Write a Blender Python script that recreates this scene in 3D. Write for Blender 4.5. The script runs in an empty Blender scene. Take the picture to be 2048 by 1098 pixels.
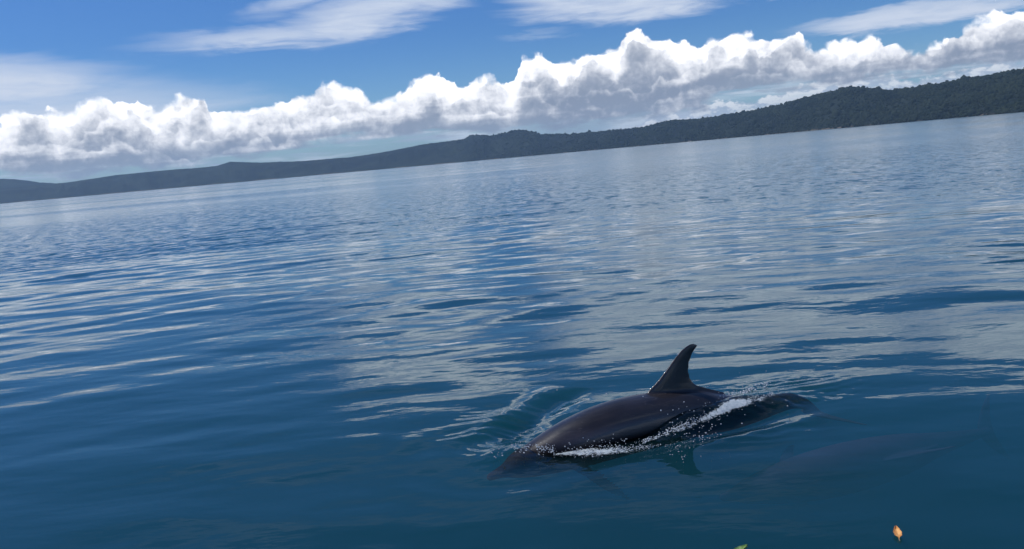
import bpy, math, random
import numpy as np
from mathutils import Vector, Matrix, noise as mnoise

random.seed(7)
rng = np.random.default_rng(11)
C = bpy.context.scene.collection
sc = bpy.context.scene
R = math.radians

# ------------------------------------------------------------------ camera
EYE = 2.1                      # metres above the water, from a small boat
ROLL = math.atan(185 / 2048)
PITCH = R(7.504)
cam_d = bpy.data.cameras.new('camera')
cam_d.sensor_width = 36.0
cam_d.lens = 1773.0 / 2048 * 36.0
cam_d.clip_start = 0.05
cam_d.clip_end = 60000
cam = bpy.data.objects.new('camera', cam_d)
C.objects.link(cam)
fwd = Vector((0, math.cos(PITCH), -math.sin(PITCH)))
up0 = Vector((0, math.sin(PITCH), math.cos(PITCH)))
ax = Vector((1, 0, 0))
cup = math.sin(ROLL) * ax + math.cos(ROLL) * up0
crt = math.cos(ROLL) * ax - math.sin(ROLL) * up0
m = Matrix.Identity(4)
for i in range(3):
    m[i][0] = crt[i]; m[i][1] = cup[i]; m[i][2] = -fwd[i]; m[i][3] = (0, 0, EYE)[i]
cam.matrix_world = m
sc.camera = cam


def at(px, py, z=0.0):
    """point of the level z seen at photo pixel (px, py): used once, to measure where things stand"""
    d = fwd * 1773 + crt * (px - 1024) + cup * (549 - py)
    t = (z - EYE) / d.z
    return Vector((0, 0, EYE)) + d * t


# ------------------------------------------------------------------ light
SUN_EL, SUN_AZ = R(60), R(-80)       # azimuth measured from +Y (view direction) to +X
sun_d = bpy.data.lights.new('sun', 'SUN')
sun_d.energy = 3.0
sun_d.angle = R(0.53)
sun_d.color = (1.0, 0.95, 0.88)
sun = bpy.data.objects.new('sun', sun_d)
sdir = Vector((math.sin(SUN_AZ) * math.cos(SUN_EL), math.cos(SUN_AZ) * math.cos(SUN_EL), math.sin(SUN_EL)))
sun.rotation_euler = sdir.to_track_quat('Z', 'Y').to_euler()
sun.location = (0, 0, 30)
C.objects.link(sun)

sc.view_settings.view_transform = 'Standard'
sc.view_settings.look = 'None'
sc.view_settings.exposure = 0.0
sc.view_settings.gamma = 1.0
sc.view_settings.use_curve_mapping = False
cy = sc.cycles
cy.use_denoising = True
cy.max_bounces = 6
cy.diffuse_bounces = 2
cy.glossy_bounces = 3
cy.transparent_max_bounces = 12
cy.volume_bounces = 1
cy.caustics_reflective = False
cy.caustics_refractive = False
cy.blur_glossy = 0.5


# ------------------------------------------------------------------ node helper
class NT:
    def __init__(self, tree):
        self.t = tree; self.n = tree.nodes; self.l = tree.links

    def new(self, typ, **kw):
        n = self.n.new(typ)
        for k, v in kw.items():
            setattr(n, k, v)
        return n

    def put(self, sock, v):
        if v is None:
            return
        if isinstance(v, bpy.types.NodeSocket):
            self.l.new(v, sock)
        elif hasattr(sock.default_value, '__len__') and not hasattr(v, '__len__'):
            sock.default_value = [v] * len(sock.default_value)
        else:
            if hasattr(sock.default_value, '__len__') and len(sock.default_value) == 4 and len(v) == 3:
                v = (*v, 1)
            sock.default_value = v

    def m(self, op, a, b=None, c=None, clamp=False):
        n = self.new('ShaderNodeMath', operation=op, use_clamp=clamp)
        for i, v in enumerate((a, b, c)):
            self.put(n.inputs[i], v)
        return n.outputs[0]

    def add(self, a, b): return self.m('ADD', a, b)
    def sub(self, a, b): return self.m('SUBTRACT', a, b)
    def mul(self, a, b): return self.m('MULTIPLY', a, b)

    def vm(self, op, a, b=None, s=None):
        n = self.new('ShaderNodeVectorMath', operation=op)
        self.put(n.inputs[0], a)
        if b is not None: self.put(n.inputs[1], b)
        if s is not None: self.put(n.inputs['Scale'], s)
        return n.outputs[1] if op in ('DOT_PRODUCT', 'LENGTH') else n.outputs[0]

    def xyz(self, x, y, z):
        n = self.new('ShaderNodeCombineXYZ')
        for i, v in enumerate((x, y, z)): self.put(n.inputs[i], v)
        return n.outputs[0]

    def smooth(self, v, a, b, o0=0.0, o1=1.0):
        n = self.new('ShaderNodeMapRange', interpolation_type='SMOOTHSTEP')
        for k, x in zip(('Value', 'From Min', 'From Max', 'To Min', 'To Max'), (v, a, b, o0, o1)):
            self.put(n.inputs[k], x)
        return n.outputs[0]

    def lin(self, v, a, b, o0=0.0, o1=1.0):
        n = self.new('ShaderNodeMapRange')
        for k, x in zip(('Value', 'From Min', 'From Max', 'To Min', 'To Max'), (v, a, b, o0, o1)):
            self.put(n.inputs[k], x)
        return n.outputs[0]

    dim = '3D'

    def noise(self, vec, scale, detail=4, rough=0.5, dist=0.0, lac=2.0):
        n = self.new('ShaderNodeTexNoise', noise_dimensions=self.dim)
        self.put(n.inputs['Vector'], vec); self.put(n.inputs['Scale'], scale)
        self.put(n.inputs['Detail'], detail); self.put(n.inputs['Roughness'], rough)
        self.put(n.inputs['Distortion'], dist); self.put(n.inputs['Lacunarity'], lac)
        return n.outputs[0]

    def noisec(self, vec, scale, detail=3):
        n = self.new('ShaderNodeTexNoise', noise_dimensions=self.dim)
        self.put(n.inputs['Vector'], vec); self.put(n.inputs['Scale'], scale)
        self.put(n.inputs['Detail'], detail)
        return n.outputs[1]

    def vor(self, vec, scale, detail=2, rough=0.5, feature='F1', rnd=1.0, smooth=0.3):
        n = self.new('ShaderNodeTexVoronoi', feature=feature, voronoi_dimensions=self.dim)
        n.normalize = True
        self.put(n.inputs['Vector'], vec); self.put(n.inputs['Scale'], scale)
        self.put(n.inputs['Detail'], detail); self.put(n.inputs['Roughness'], rough)
        self.put(n.inputs['Randomness'], rnd)
        if feature == 'SMOOTH_F1': self.put(n.inputs['Smoothness'], smooth)
        return n.outputs['Distance']

    def mix(self, f, a, b, blend='MIX'):
        n = self.new('ShaderNodeMix', data_type='RGBA', blend_type=blend)
        n.clamp_factor = True
        self.put(n.inputs[0], f); self.put(n.inputs[6], a); self.put(n.inputs[7], b)
        return n.outputs[2]

    def curve(self, v, x0, x1, pts):
        """piecewise-smooth function of v through pts, values scaled 0..8"""
        u = self.lin(v, x0, x1)
        n = self.new('ShaderNodeFloatCurve')
        cm = n.mapping; cm.use_clip = False
        c = cm.curves[0]
        P = [((x - x0) / (x1 - x0), y / 8.0) for x, y in pts]
        while len(c.points) < len(P): c.points.new(0.5, 0.5)
        for p, q in zip(c.points, P):
            p.location = q; p.handle_type = 'AUTO_CLAMPED'
        cm.update()
        self.put(n.inputs['Value'], u)
        return self.mul(n.outputs[0], 8.0)


# ------------------------------------------------------------------ sky: nishita air with a bank of cumulus and thin high cloud
world = bpy.data.worlds.new('World')
sc.world = world
world.use_nodes = True
T = NT(world.node_tree)
T.n.clear()
sky = T.new('ShaderNodeTexSky', sky_type='NISHITA')
sky.sun_disc = False
sky.sun_elevation = SUN_EL
sky.sun_rotation = SUN_AZ % (2 * math.pi)
sky.altitude = 0
sky.air_density = 1.0
sky.dust_density = 0.6
sky.ozone_density = 3.0
SKY_K = 0.085

geo = T.new('ShaderNodeTexCoord').outputs['Generated']
D = T.vm('NORMALIZE', geo)
sx = T.new('ShaderNodeSeparateXYZ'); T.put(sx.inputs[0], D)
dx, dy, dz = sx.outputs
DEG = 180 / math.pi
AZ = T.mul(T.m('ARCTAN2', dx, dy), DEG)
EL = T.mul(T.m('ARCSINE', dz), DEG)
T.dim = '2D'
# degrees; the half behind the camera mirrors the half in front, so there is no seam
UA = T.mul(T.m('SIGN', AZ), T.sub(90.0, T.m('ABSOLUTE', T.sub(T.m('ABSOLUTE', AZ), 90.0))))
P0 = T.xyz(UA, EL, 0.0)

tops = [(-40, 4.6), (-28.7, 4.6), (-27.1, 5.1), (-25.4, 4.9), (-23.1, 5.6), (-20.9, 4.7), (-19.3, 5.2), (-18.5, 5.4), (-17.2, 4.3),
        (-14, 4.6), (-11.9, 4.9), (-10.8, 5.9), (-9, 5.2), (-7.3, 4.2), (-5.7, 4.7), (-4.3, 5.8), (-2.2, 4.9),
        (-0.1, 5.2), (1.1, 4.4), (1.9, 6.3), (3.2, 6.3), (4.0, 5.4), (6, 5.7), (8, 6.5), (9, 6.9), (10.5, 6.3), (12.9, 5.7),
        (15.6, 6.2), (16.8, 5.5), (18.2, 6.0), (19.3, 4.9), (22.1, 5.1), (24, 4.5), (25.5, 4.1), (26.8, 4.6), (28.1, 5.3),
        (29.4, 5.5), (31.5, 5.5), (40, 5)]
bots = [(-40, 1.6), (-29, 1.5), (-24, 1.25), (-18.5, 1.35), (-12.5, 1.85), (-9.4, 2.1), (-4.7, 1.85), (0, 1.7), (5, 1.6),
        (9.6, 1.65), (12.5, 1.9), (14.2, 2.6), (18.6, 2.7), (24, 2.6), (30, 2.6), (40, 2.2)]
_a = np.linspace(-40, 40, 101)
_fine = np.linspace(-42, 42, 1681)
_tp = np.interp(_fine, [p[0] for p in tops], [p[1] for p in tops])
_k = np.exp(-np.linspace(-2, 2, 41) ** 2 / (2 * 0.42 ** 2)); _k /= _k.sum()
_tp = np.convolve(np.pad(_tp, 20, 'edge'), _k, 'valid')
tops = [(float(a_), float(np.interp(a_, _fine, _tp)) * 1.06 - 0.22) for a_ in _a]
TOP = T.curve(AZ, -40, 40, tops)
BOT = T.curve(AZ, -40, 40, bots)
outside = T.smooth(T.m('ABSOLUTE', AZ), 32, 45)
TOP = T.add(TOP, T.mul(outside, T.mul(T.sub(T.noise(P0, 0.12, 2), 0.5), 5.0)))

warp = T.vm('SCALE', T.vm('SUBTRACT', T.noisec(P0, 0.9, 4), (0.5, 0.5, 0.5)), s=0.55)
PW = T.vm('ADD', P0, warp)


def billow(vec):
    a = T.vor(vec, 0.62, 2.0, 0.45, 'SMOOTH_F1', 1.0, 0.3)
    b = T.noise(vec, 1.6, 5, 0.5)
    return T.add(T.mul(T.sub(1.0, T.mul(a, 1.6)), 0.75), T.mul(b, 0.45))


def dome(vec):
    a = T.vor(vec, 0.62, 1.6, 0.5, 'SMOOTH_F1', 1.0, 0.45)
    return T.add(T.mul(T.sub(1.0, T.mul(a, 1.6)), 0.75), T.mul(T.noise(vec, 0.9, 2.5, 0.5), 0.5))


BL = billow(PW)
PSW = T.vm('ADD', P0, T.vm('SCALE', T.vm('SUBTRACT', T.noisec(P0, 0.8, 2), (0.5, 0.5, 0.5)), s=0.6))
BL2 = dome(T.vm('ADD', PSW, T.vm('SCALE', T.xyz(-0.6, 0.62, 0), s=0.5)))
relief = T.sub(dome(PSW), BL2)                    # faces towards the upper left are brighter
# coverage
edge = T.add(T.sub(TOP, EL), T.mul(T.sub(BL, 0.62), 1.5))
cov = T.smooth(edge, 0.0, T.lin(T.noise(P0, 0.5, 2), 0.35, 0.65, 0.14, 0.6))
PH = T.xyz(T.mul(UA, 0.28), EL, 0.0)
hb = T.noise(PH, 1.3, 5, 0.6)
cov = T.mul(cov, T.smooth(T.add(T.sub(EL, BOT), T.mul(T.sub(hb, 0.5), 1.6)), -0.25, 0.35))
frac = T.m('DIVIDE', T.sub(EL, BOT), T.m('MAXIMUM', T.sub(TOP, BOT), 0.8))
# how grey the bank is along the horizon
gz = T.curve(AZ, -40, 40, [(-40, 2.2), (-29, 1.6), (-20, 3.0), (-15, 2.5), (-8, 1.2), (-3, 1.0), (0.5, 2.4), (3, 5.0), (7, 5.6),
                           (11, 4.2), (14, 3.6), (18, 3.2), (22, 3.6), (26, 5.0), (29, 3.6), (40, 3)])
patch = T.noise(T.vm('MULTIPLY', PW, (0.28, 0.5, 1)), 1.0, 3, 0.5)
bands = T.noise(T.vm('MULTIPLY', P0, (0.14, 1.3, 1)), 1.0, 3, 0.5)
gzn = T.mul(gz, 1 / 8.0)
LIT = (1.30, 1.30, 1.33)
GREY = (0.27, 0.325, 0.435)
rough_edge = T.mul(T.sub(T.noise(PW, 1.8, 5, 0.55), 0.5), 0.9)
dark = T.add(T.mul(T.smooth(edge, 0.5, 3.2), T.add(0.30, T.mul(gzn, 0.5))), T.mul(T.sub(patch, 0.52), T.add(0.5, T.mul(gzn, 1.6))))
dark = T.sub(dark, T.mul(relief, 0.85))
puff = T.mul(T.sub(T.noise(PW, 2.6, 4, 0.55), 0.5), 0.55)
dark = T.add(dark, puff)
ccol = T.mix(T.smooth(dark, -0.10, 0.95), LIT, GREY)
# heaps standing one in front of another, each lit on its crown and shaded below
for k, (hk, sc_k, off, dk) in enumerate([(0.74, 0.50, (13.0, 3.1, 0), 0.10), (0.52, 0.62, (47.0, 9.3, 0), 0.24), (0.30, 0.55, (81.0, 1.7, 0), 0.36)]):
    PK = T.vm('ADD', PSW, off)
    dmk = T.vor(PK, sc_k, 1.2, 0.5, 'SMOOTH_F1', 1.0, 0.3)
    lobes = T.noise(T.vm('MULTIPLY', PK, (1, 0.35, 1)), 0.33, 2, 0.5)
    topk = T.add(BOT, T.mul(T.sub(TOP, BOT), T.add(hk, T.mul(T.sub(lobes, 0.5), 1.1))))
    ek = T.add(T.sub(topk, EL), T.add(T.mul(T.sub(0.42, dmk), 1.5), T.mul(rough_edge, 0.8)))
    ck = T.smooth(ek, 0.0, 0.24)
    sh = T.add(T.mul(T.smooth(ek, 0.0, 1.5), 0.50), T.mul(gzn, 0.55))
    sh = T.add(sh, T.add(dk - 0.06, T.mul(T.sub(patch, 0.5), 1.0)))
    sh = T.add(sh, T.mul(T.sub(bands, 0.5), 0.5 * k))
    sh = T.add(T.sub(sh, T.mul(relief, 0.35)), T.mul(puff, 0.8))
    ccol = T.mix(T.mul(ck, 0.88), ccol, T.mix(T.smooth(sh, -0.14, 1.0), LIT, GREY))
base_dark = T.mul(T.smooth(frac, 0.42, 0.0), T.smooth(bands, 0.30, 0.62))
ccol = T.mix(T.mul(base_dark, 0.7), ccol, (0.30, 0.37, 0.48))

# thin high cloud: soft streaks; patches measured in degrees of azimuth and elevation
sm = T.noise(T.vm('MULTIPLY', P0, (0.10, 0.55, 1)), 1.0, 6, 0.55, 0.6)
sm2 = T.noise(T.vm('MULTIPLY', P0, (0.25, 1.6, 1)), 1.0, 5, 0.6, 0.3)
AZw = T.add(AZ, T.mul(T.sub(sm, 0.5), 8.0))
ELw = T.add(EL, T.mul(T.sub(sm2, 0.5), 1.3))


def blob(a0, e0, ra, re, rot, soft=1.0, amp=1.0):
    c, s = math.cos(R(rot)), math.sin(R(rot))
    u = T.sub(AZw, a0); v = T.sub(ELw, e0)
    p = T.m('DIVIDE', T.add(T.mul(u, c), T.mul(v, s)), ra)
    q = T.m('DIVIDE', T.sub(T.mul(v, c), T.mul(u, s)), re)
    d = T.m('SQRT', T.add(T.mul(p, p), T.mul(q, q)))
    return T.mul(T.smooth(d, 1.0, 1.0 - soft), amp)


CIR = None
for b in [(-13.5, 8.5, 10, 0.95, 2, 1.0, 0.95), (-7.0, 9.4, 8.0, 1.7, 9, 0.75, 1.0), (-11, 10.6, 5, 1.1, 10, 1, 0.6),
          (14, 11.3, 13, 2.3, -1, 0.35, 1.0), (31, 12.0, 9, 2.0, 6, 0.5, 0.9),
          (9.5, 9.3, 9.2, 2.0, 0, 0.5, 1.0), (19, 9.4, 9, 1.5, -2, 0.45, 0.95), (-5.0, 12.6, 7.5, 2.0, 5, 0.35, 1.0),
          (25, 5.95, 8.5, 0.85, 0, 0.6, 1.0), (29, 9.8, 8, 1.9, 4, 0.5, 1.0),
          (-31, 6.6, 15, 2.2, -3, 0.75, 1.0), (-27, 4.8, 16, 2.4, 0, 0.8, 0.85), (24, 7.9, 5, 0.5, 0, 1.0, 0.35), (3, 7.4, 3, 0.3, 0, 1, .25)]:
    s_ = blob(*b)
    CIR = s_ if CIR is None else T.m('MAXIMUM', CIR, s_)
# the same kind of cloud over the rest of the sky, laid out on a flat ceiling
pl = T.m('MAXIMUM', dz, 0.06)
PC = T.xyz(T.m('DIVIDE', dx, pl), T.m('DIVIDE', dy, pl), 0.0)
gen = T.smooth(T.noise(T.vm('MULTIPLY', PC, (0.45, 0.9, 1)), 1.0, 7, 0.6, 0.8), 0.52, 0.75)
wgen = T.mul(T.smooth(EL, 18, 28), 0.8)
inview = T.smooth(T.m('ABSOLUTE', AZ), 50, 36)
gen = T.mul(gen, T.m('MAXIMUM', wgen, T.sub(1.0, inview)))
gen = T.mul(gen, T.smooth(EL, 4, 9))
CIR = T.m('MAXIMUM', CIR, T.mul(gen, 0.6))
CIR = T.mul(CIR, T.lin(sm2, 0.3, 0.6, 0.72, 1.0))
ELc = T.m('MAXIMUM', EL, 0.0)
skyc = T.vm('MULTIPLY', T.vm('SCALE', sky.outputs[0], s=SKY_K), T.mix(T.smooth(EL, -1, 9), (0.76, 1.08, 1.42), (0.385, 0.70, 1.18)))   # clear tropical blue
# hazy light band just above the horizon
base = skyc
wsky = T.mix(CIR, base, T.mix(T.smooth(EL, 10.0, 12.5), (0.62, 0.70, 0.85), (1.06, 1.17, 1.28)))
high = wsky
# low streaks of thin cloud under and behind the bank
lo = T.smooth(T.noise(T.vm('MULTIPLY', P0, (0.12, 1.7, 1)), 1.0, 5, 0.6, 0.4), 0.42, 0.66)
lo = T.m('MAXIMUM', lo, T.mul(T.smooth(T.m('ABSOLUTE', T.sub(AZ, 6.5)), 10.5, 5.0), T.lin(bands, 0.3, 0.6, 0.45, 1.0)))
lo = T.mul(lo, T.mul(T.smooth(EL, 0.2, 1.2), T.smooth(EL, 4.5, 2.2)))
wsky = T.mix(T.mul(lo, 0.85), wsky, T.mix(T.smooth(bands, 0.42, 0.6), (0.40, 0.49, 0.63), (0.66, 0.74, 0.85)))
# small bright puffs low on the right, far off
pufft = T.curve(AZ, -40, 40, [(-40, 0), (7, 0), (9, 1.6), (10.5, 2.3), (12, 2.2), (13, 2.35), (15, 2.3), (17, 2.5), (19.5, 2.9), (22, 3.1), (25, 2.6),
                              (28, 2.9), (30.5, 3.1), (34, 2.4), (40, 1.5)])
PS = T.vm('MULTIPLY', P0, (1.0, 1.9, 1))
BLs = T.add(T.mul(T.noise(PS, 0.9, 4, 0.55), 0.8), T.mul(T.noise(PS, 3.0, 3, 0.5), 0.25))
e2 = T.add(T.sub(pufft, EL), T.mul(T.sub(BLs, 0.55), 2.0))
pc = T.mul(T.smooth(e2, 0.0, 0.3), T.smooth(e2, 1.6, 0.3, 0.45, 1.0))
wsky = T.mix(T.mul(pc, 0.85), wsky, T.mix(T.smooth(BLs, 0.46, 0.62), (0.45, 0.54, 0.68), (0.90, 0.93, 0.98)))
wsky = T.mix(cov, wsky, ccol)
bg = T.new('ShaderNodeBackground')
T.put(bg.inputs['Color'], wsky)
bg.inputs['Strength'].default_value = 1.0
wo = T.new('ShaderNodeOutputWorld')
bgh = T.new('ShaderNodeBackground')
T.put(bgh.inputs['Color'], high)
swm = T.new('ShaderNodeMixShader')            # the cumulus bank ends below 9 degrees
T.put(swm.inputs[0], T.m('LESS_THAN', EL, 9.0))
T.l.new(bgh.outputs[0], swm.inputs[1]); T.l.new(bg.outputs[0], swm.inputs[2])
T.l.new(swm.outputs[0], wo.inputs[0])
world.cycles.sampling_method = 'MANUAL'
world.cycles.sample_map_resolution = 512


# ------------------------------------------------------------------ mesh helpers
def link(name, verts, faces, mat=None, parent=None, smooth=True, kind=None, label=None, cat=None, group=None):
    me = bpy.data.meshes.new(name)
    verts = np.asarray(verts, dtype=np.float32)
    if isinstance(faces, np.ndarray):
        k = faces.shape[1]
        me.vertices.add(len(verts)); me.vertices.foreach_set('co', verts.ravel())
        me.loops.add(faces.size); me.loops.foreach_set('vertex_index', faces.astype(np.int32).ravel())
        me.polygons.add(len(faces))
        me.polygons.foreach_set('loop_start', (np.arange(len(faces)) * k).astype(np.int32))
        me.update(calc_edges=True)
    else:
        me.from_pydata([tuple(map(float, v)) for v in verts], [], faces)
    me.validate()
    me.polygons.foreach_set('use_smooth', [smooth] * len(me.polygons))
    o = bpy.data.objects.new(name, me)
    C.objects.link(o)
    if mat: me.materials.append(mat)
    if parent: o.parent = parent
    if kind: o['kind'] = kind
    if label: o['label'] = label
    if cat: o['category'] = cat
    if group: o['group'] = group
    return o


def material(name):
    mt = bpy.data.materials.new(name)
    mt.use_nodes = True
    t = NT(mt.node_tree)
    t.n.clear()
    out = t.new('ShaderNodeOutputMaterial')
    return mt, t, out


def principled(t, out, color, rough=0.6, spec=0.5, normal=None, **kw):
    p = t.new('ShaderNodeBsdfPrincipled')
    t.put(p.inputs['Base Color'], color); t.put(p.inputs['Roughness'], rough)
    t.put(p.inputs['Specular IOR Level'], spec)
    if normal is not None: t.put(p.inputs['Normal'], normal)
    for k, v in kw.items(): t.put(p.inputs[k.replace('_', ' ')], v)
    t.l.new(p.outputs[0], out.inputs[0])
    return p


def vnoise(x, y, seed=0, octaves=4, rough=0.5):
    """cheap value noise in numpy"""
    r = np.random.default_rng(seed)
    tab = r.random((256, 256))
    out = np.zeros_like(x); amp = 1.0; tot = 0
    for o in range(octaves):
        xi = np.floor(x).astype(int); yi = np.floor(y).astype(int)
        fx = x - xi; fy = y - yi
        fx = fx * fx * (3 - 2 * fx); fy = fy * fy * (3 - 2 * fy)
        g = lambda a, b: tab[a % 256, b % 256]
        v = (g(xi, yi) * (1 - fx) + g(xi + 1, yi) * fx) * (1 - fy) + (g(xi, yi + 1) * (1 - fx) + g(xi + 1, yi + 1) * fx) * fy
        out += v * amp; tot += amp
        amp *= rough; x = x * 2.03 + 17.3; y = y * 2.03 + 5.1
    return out / tot - 0.5


# ------------------------------------------------------------------ the dolphin's place (nose, heading), measured once
NOSE = Vector((-0.306, 6.014, 0))
HEAD = Vector((1.0, 0.3979, 0)).normalized()      # from nose to tail
SIDE = Vector((HEAD.y, -HEAD.x, 0))               # towards the boat


def sq(x, y):
    ax_, ay_ = x - NOSE.x, y - NOSE.y
    return ax_ * HEAD.x + ay_ * HEAD.y, ax_ * SIDE.x + ay_ * SIDE.y


def sqp(px, py, z=0.0):
    p = at(px, py, z)
    return sq(p.x, p.y)


def gs(v, s): return np.exp(-(v / s) ** 2)


# ------------------------------------------------------------------ water surface heights
comps = []
for i in range(46):
    lam = 0.16 * (3.2 / 0.16) ** (i / 45.0) * rng.uniform(0.92, 1.08)
    th = rng.normal(0, 0.42)
    k = 2 * math.pi / lam
    slope = 0.0036 if lam < 0.5 else 0.0050
    comps.append((k * math.sin(th), k * math.cos(th), slope / k, rng.uniform(0, 6.28), lam))
rings = [(-1.5, -5.0, 0.55, 0.0011), (2.5, -9.0, 0.8, 0.0018), (-6, -14, 1.15, 0.0026), (1.0, -2.0, 0.34, 0.0004)]


# places where the disturbed surface leans away from the boat and mirrors the low bright clouds
tilts = [(990, 835, 0.13, 0.36, 0.21, 42), (950, 872, 0.13, 0.26, 0.13, 8), (1525, 866, 0.13, 0.30, 0.17, 12), (1600, 770, 0.08, 0.25, 0.14, 10), (1030, 850, -0.10, 0.14, 0.12, 30)]
swirl = [(2045, 488, -0.13, 0.55, 0.50), (1983, 511, 0.07, 0.20, 0.30), (2040, 508, 0.05, 0.45, 0.20), (2030, 524, -0.25, 0.40, 0.12), (2020, 545, 0.08, 0.8, 0.3), (1985, 590, -0.08, 0.9, 0.6)]


def height(x, y, spacing):
    r = np.hypot(x, y)
    h = np.zeros_like(x)
    # calm and livelier patches of water
    act = 0.55 + 1.5 * np.clip(vnoise(x * 0.16 + 3, y * 0.3 + 9, 5, 3) + 0.32, 0, 1)
    near = np.clip((r - 5.0) / 9.0, 0, 1)
    act = act * (0.5 + 0.5 * near)
    act = act * (1 - 0.38 * np.clip((x / np.maximum(r, 1) + 0.12) / 0.3, 0, 1) * np.clip((r - 6) / 4, 0, 1))     # a calm slick to the right
    for kx, ky, a, ph, lam in comps:
        w = np.clip((lam - 3.2 * spacing) / (2 * spacing), 0, 1)
        if 0.7 < lam < 1.9: w = w * (1 + 0.9 * np.clip((r - 8) / 6, 0, 1))
        h += w * a * np.sin(kx * x + ky * y + ph)
    h *= act
    for cx_, cy_, lam, a in rings:
        d = np.hypot(x - cx_, y - cy_)
        env = np.clip(vnoise(x * 0.25 + cx_, y * 0.25, int(lam * 100), 2) * 3 + 0.5, 0, 1.6)
        w = np.clip((lam - 3.2 * spacing) / (2 * spacing), 0, 1)
        h += w * a * env * np.sin(2 * math.pi * d / lam)
    h += 0.014 * np.sin(0.9 * y + 0.35 * x + 1.0) * np.clip(r / 10, 0, 1) * np.clip((60 - r) / 30, 0, 1)
    # --- around the swimming dolphin
    s, q = sq(x, y)
    loc = (s > -1.2) & (s < 4.2) & (np.abs(q) < 1.6)
    if loc.any():
        S = s[loc]; Q = q[loc]; X = x[loc]; Y = y[loc]
        d = np.zeros_like(S)
        d += 0.045 * gs(S - 0.24, 0.17) * gs(Q, 0.20)
        d += gs(S - 0.22, 0.24) * gs(Q, 0.24) * 0.024 * vnoise(X * 14, Y * 14, 25, 3, 0.6)                       # water heaped over the head
        d += 0.012 * gs(S - 0.05, 0.25) * gs(Q, 0.3)
        # bow wave swept back on the far side: crest from the brow outwards
        s0, q0 = sqp(960, 870); s1, q1 = sqp(1080, 795)
        dxx, dqq = s1 - s0, q1 - q0; L = math.hypot(dxx, dqq); dxx /= L; dqq /= L
        al = (S - s0) * dxx + (Q - q0) * dqq; ac = (S - s0) * dqq - (Q - q0) * dxx
        for px, py, A, wx, wy, ang_ in tilts:
            c_ = at(px, py); ca, sa = math.cos(R(ang_)), math.sin(R(ang_))
            u_ = (X - c_.x) * ca + (Y - c_.y) * sa; v_ = (Y - c_.y) * ca - (X - c_.x) * sa
            w_ = gs(u_, wx) * gs(v_, wy)
            d += -A * (Y - c_.y) * w_ + 0.0028 * np.sin(Y * 40 + 3 * X + 9 * vnoise(X * 2.5, Y * 4, 44, 2)) * w_
        wgt = np.clip((al + 0.2) / 0.25, 0, 1) * np.clip((L + 0.35 - al) / 0.3, 0, 1)
        d += wgt * (0.030 * gs(ac, 0.13) - 0.040 * gs(ac + 0.24, 0.14))
        # rings off the brow
        rr = np.hypot(S - 0.28, Q + 0.42)
        d += 0.0018 * np.sin(rr * 62 + 2.0 * vnoise(S * 5, Q * 5, 8, 2)) * gs(rr - 0.22, 0.16)
        rr = np.hypot(S - 0.2, Q + 0.1)
        d += 0.002 * np.sin(rr * 16) * gs(rr - 0.7, 0.45)
        # water climbing the flank towards the tail stock
        line = 0.16 - 0.10 * np.clip((S - 1.3) / 1.0, 0, 1)
        rise = np.clip((S - 1.15) / 0.35, 0, 1) * np.clip((2.75 - S) / 0.6, 0, 1)
        d += rise * 0.10 * gs(Q - line - 0.02, 0.17)
        d += 0.014 * gs(S - 2.6, 0.35) * gs(Q, 0.12)
        d += 0.004 * np.sin(Q * 55 + 6 * vnoise(S * 3, Q * 3, 12, 2)) * gs(S - 2.75, 0.4) * gs(Q + 0.05, 0.28)
        # trough and churned skin along the waterline
        near_body = gs(np.abs(Q) - 0.22, 0.12) * np.clip((S - 0.25) / 0.2, 0, 1) * np.clip((3.2 - S) / 0.4, 0, 1)
        d += near_body * 0.030 * vnoise(X * 9, Y * 9, 21, 4, 0.6)
        d -= 0.030 * gs(Q - 0.42, 0.14) * gs(S - 1.7, 0.55)
        d += 0.022 * gs(Q - 0.62, 0.10) * gs(S - 1.9, 0.5)
        h[loc] += d
    # a swirl at the right edge of the view where another animal has just gone down
    for (px, py, A, w1, w2) in swirl:
        c_ = at(px, py)
        h -= A * (y - c_.y) * gs(x - c_.x, w1) * gs(y - c_.y, w2)
    return h


def h_at(x, y):
    return float(height(np.array([float(x)]), np.array([float(y)]), np.array([0.01]))[0])


# radial sheet: fine round the animals, coarser outwards
rad = [1.2]
while rad[-1] < 11500:
    r_ = rad[-1]
    if r_ < 3.9: k_ = 0.012
    elif r_ < 9: k_ = 0.0026
    elif r_ < 40: k_ = 0.0036
    elif r_ < 90: k_ = 0.008
    else: k_ = 0.04 if r_ < 400 else 0.25
    rad.append(r_ * (1 + k_))
rad = np.array(rad)
ang = []
a = -180.0
while a < 180:
    ang.append(a)
    if -36 <= a < 36: a += 0.13 if -8 < a < 30 else 0.18
    else: a += 4.0
ang = np.radians(np.array(ang))
nr, na = len(rad), len(ang)
RR, AA = np.meshgrid(rad, ang, indexing='ij')
X = RR * np.sin(AA); Y = RR * np.cos(AA)
step = np.gradient(rad)[:, None] * np.ones((1, na))
astep = np.gradient(ang)[None, :] * RR
spc = np.maximum(step, np.where(np.abs(AA) < R(36), astep * 0.5, astep * 0.5))
Z = height(X.ravel(), Y.ravel(), spc.ravel()).reshape(X.shape)
Z[-1, :] = 0
idx = np.arange(nr * na).reshape(nr, na)
A_ = idx[:-1, :]; B_ = idx[1:, :]
A2 = np.roll(A_, -1, 1); B2 = np.roll(B_, -1, 1)
top = np.stack([A_, B_, B2, A2], -1).reshape(-1, 4)[:, ::-1]
V = np.stack([X, Y, Z], -1).reshape(-1, 3)
n0 = len(V)
BED = -14.0
V = np.vstack([V, [[0, 0, float(Z[0].mean())]], np.stack([X[-1], Y[-1], np.full(na, BED)], -1), [[0, 0, BED]]])
tri_c = n0; rim0 = n0 + 1; bot_c = rim0 + na
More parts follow.
